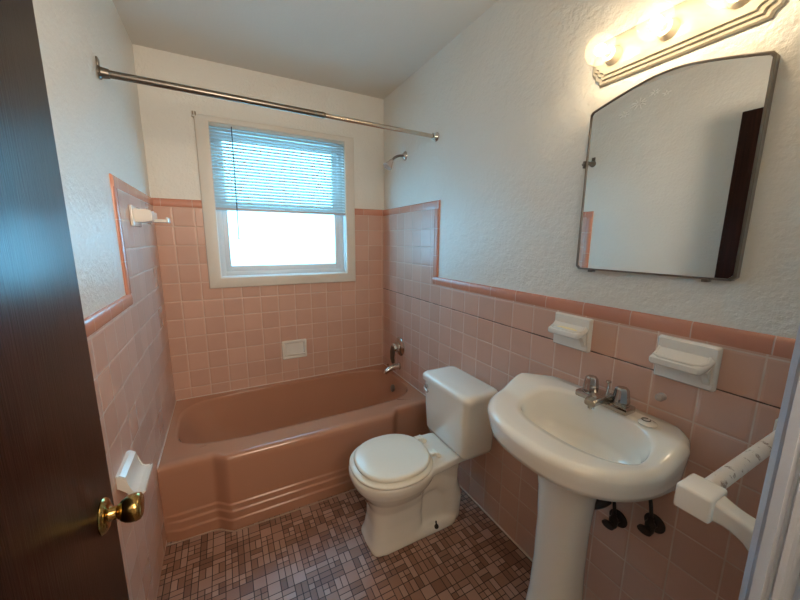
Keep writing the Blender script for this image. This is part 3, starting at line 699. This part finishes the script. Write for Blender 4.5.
# plumbing under the sink: trap and hoses belong to the sink, valves sit on the wall
bm = bmesh.new(); tube(bm, [(1.410, SY, .752), (1.412, SY, .60)] , .016, 16)
tube(bm, bez((1.412, SY, .60), (1.414, SY, .535), (1.450, SY - .03, .54), 8)[:-1] + bez((1.450, SY - .03, .54), (1.47, SY - .05, .55), (XR - .022, SY - .052, .56), 5), .018, 16); link('drain_trap', bm, M['pipe'], snk)
for vy, vz, lab in ((-2.070, .570, 'dark shutoff valve on the wall right of the sink pedestal'), (-1.965, .500, 'dark shutoff valve half hidden behind the sink pedestal')):
    t = thing('shutoff_valve', (XR, vy, vz), lab, 'valve')
    bm = bmesh.new(); lathe(bm, (XR, vy, vz), (-1, 0, 0), [(0, .030), (.003, .030), (.008, .012), (.030, .010)], 24); link('wall_flange', bm, M['pipe'], t)
    bm = bmesh.new(); lathe(bm, (XR - .030, vy, vz - .018), (0, 0, 1), [(0, .012), (.01, .014), (.03, .014), (.036, .009), (.049, .008)], 18); link('valve_body', bm, M['pipe'], t)
    rings = [[Vector((XR - .055 - q, vy + .020 * math.cos(a), vz + .012 * math.sin(a))) for a in [k * PI / 9 for k in range(18)]] for q in (0, .010)]
    bm = bmesh.new(); tube(bm, [(XR - .040, vy, vz), (XR - .058, vy, vz)], .005, 10); loft(bm, rings); link('handle', bm, M['pipe'], t)
    bm = bmesh.new(); tube(bm, bez((XR - .030, vy, vz + .0325), (XR - .030, vy + .01, vz + .12), (XR - .045, vy + .035, .772), 10), .0055, 10); link('supply_hose', bm, M['pipe'], snk)

# ------------------------------------------------------------------ mirror
mi = thing('mirror', (W, -1.94, 1.36), 'arched top wall mirror in a thin dark metal frame', 'mirror')
def mpoly(g):
    y0, y1, zb, zs_ = -2.160 + g, -1.722 - g, 1.358 + g, 1.888 - g
    pts = [(y0 + .010, zb), (y1 - .010, zb), (y1, zb + .010), (y1, zs_ - .008), (y1 - .006, zs_)]
    n = 24; cy = (y0 + y1) / 2; hw = (y1 - y0) / 2 - .006
    for k in range(1, n):
        s = 1 - 2 * k / n; a = abs(s)
        h = .049 * (1 - a ** 1.35) if a > .2 else .049 * (1 - .2 ** 1.35) + .0022 * (1 - (a / .2) ** 2)
        pts.append((cy + s * hw, zs_ + h))
    pts += [(y0 + .006, zs_), (y0, zs_ - .008), (y0, zb + .010)]
    return pts
MX = W - .0005
bm = bmesh.new(); P0 = mpoly(0); P1 = mpoly(.0025); P2 = mpoly(.0055); P3 = mpoly(.0065)
V = lambda P, x: [Vector((x, a, b)) for a, b in P]
loft(bm, [V(P0, MX), V(P0, MX - .020), V(P1, MX - .024), V(P2, MX - .024), V(P3, MX - .018), V(P3, MX - .004)], True, True)
link('mirror_frame', bm, M['bronze'], mi, angle=30)
bm = bmesh.new(); loft(bm, [V(mpoly(.006), MX - .010), V(mpoly(.006), MX - .0195)]); link('mirror_glass', bm, M['mirror'], mi, smooth=False)
bm = bmesh.new()
for cy_, cz_, sc_, k_ in ((-1.875, 1.868, .030, 9), (-1.915, 1.884, .018, 7), (-1.835, 1.848, .020, 6), (-1.945, 1.872, .012, 5)):
    for k in range(k_):
        a = 2 * PI * k / k_ + .3; r0, r1 = sc_ * .25, sc_ * (.6 + .4 * random.random())
        tube(bm, [(MX - .0198, cy_ + r0 * math.cos(a), cz_ + r0 * math.sin(a) * .6), (MX - .0198, cy_ + r1 * math.cos(a), cz_ + r1 * math.sin(a) * .6)], .00035, 5)
link('etched_flower', bm, M['etch'], mi)
bm = bmesh.new(); box(bm, MX - .026, MX - .002, -1.722, -1.714, 1.708, 1.732, bev=.002); lathe(bm, (MX - .024, -1.718, 1.72), (-1, 0, 0), [(0, .006), (.005, .005), (.006, .002)], 12); link('mirror_clip', bm, M['bronze'], mi)

for yy in (-1.78, -2.10): link('mirror_clip', bx(MX - .027, MX - .004, yy - .008, yy + .008, 1.351, 1.360, bev=.002), M['bronze'], mi)
mi.location.x -= .003; mi.rotation_euler.z = .0115

# ------------------------------------------------------------------ vanity light
vl = thing('vanity_light', (W, -1.93, 2.035), 'cream vanity light bar with three round bulbs above the mirror', 'light fixture')
y0, y1, z0, z1 = -2.165, -1.700, 1.968, 2.103
def oge(g):
    """plate outline with ogee shaped ends"""
    a0, a1, b0, b1 = y0 + g, y1 - g, z0 + g, z1 - g; cz = (b0 + b1) / 2; hh = (b1 - b0) / 2; pts = []
    for s, ye in ((1, a1), (-1, a0)):
        seq = [(-1, .030), (-.82, .026), (-.70, .014), (-.52, .012), (-.40, .003), (-.2, 0), (0, 0), (.2, 0), (.40, .003), (.52, .012), (.70, .014), (.82, .026), (1, .030)]
        if s < 0: seq = seq[::-1]
        for v, d in seq: pts.append((ye - s * d, cz + v * hh))
    return pts
bm = bmesh.new()
loft(bm, [V(oge(0), W - .0005), V(oge(0), W - .006), V(oge(.004), W - .010), V(oge(.012), W - .011), V(oge(.014), W - .017), V(oge(.022), W - .019), V(oge(.024), W - .025), V(oge(.032), W - .027), V(oge(.036), W - .029)])
link('plate', bm, M['fixture'], vl, angle=30)
for by_ in (-1.782, -1.932, -2.082):
    bz_ = 2.036
    bm = bmesh.new(); lathe(bm, (W - .028, by_, bz_), (-1, 0, 0), [(0, .027), (.004, .026), (.020, .021), (.026, .020), (.027, .015)], 28); link('socket', bm, M['sock'], vl)
    bm = bmesh.new(); c = Vector((W - .098, by_, bz_)); prof = [(-.046, .015), (-.042, .018)]
    for k in range(3, 25): a = PI * k / 24; prof.append((-.042 * math.cos(a), .042 * math.sin(a)))
    lathe(bm, c, (-1, 0, 0), prof, 36); gl = link('bulb', bm, M['globe'], vl, angle=180)
    bm = bmesh.new(); bmesh.ops.create_uvsphere(bm, u_segments=20, v_segments=12, radius=.015, matrix=Matrix.Translation(c + Vector((.004, 0, 0)))); link('filament', bm, M['glow'], gl, angle=180)
    bm = bmesh.new(); lathe(bm, c + Vector((.050, 0, 0)), (-1, 0, 0), [(0, .012), (.012, .010), (.030, .006)], 16); link('bulb_stem', bm, M['fixture'], gl)
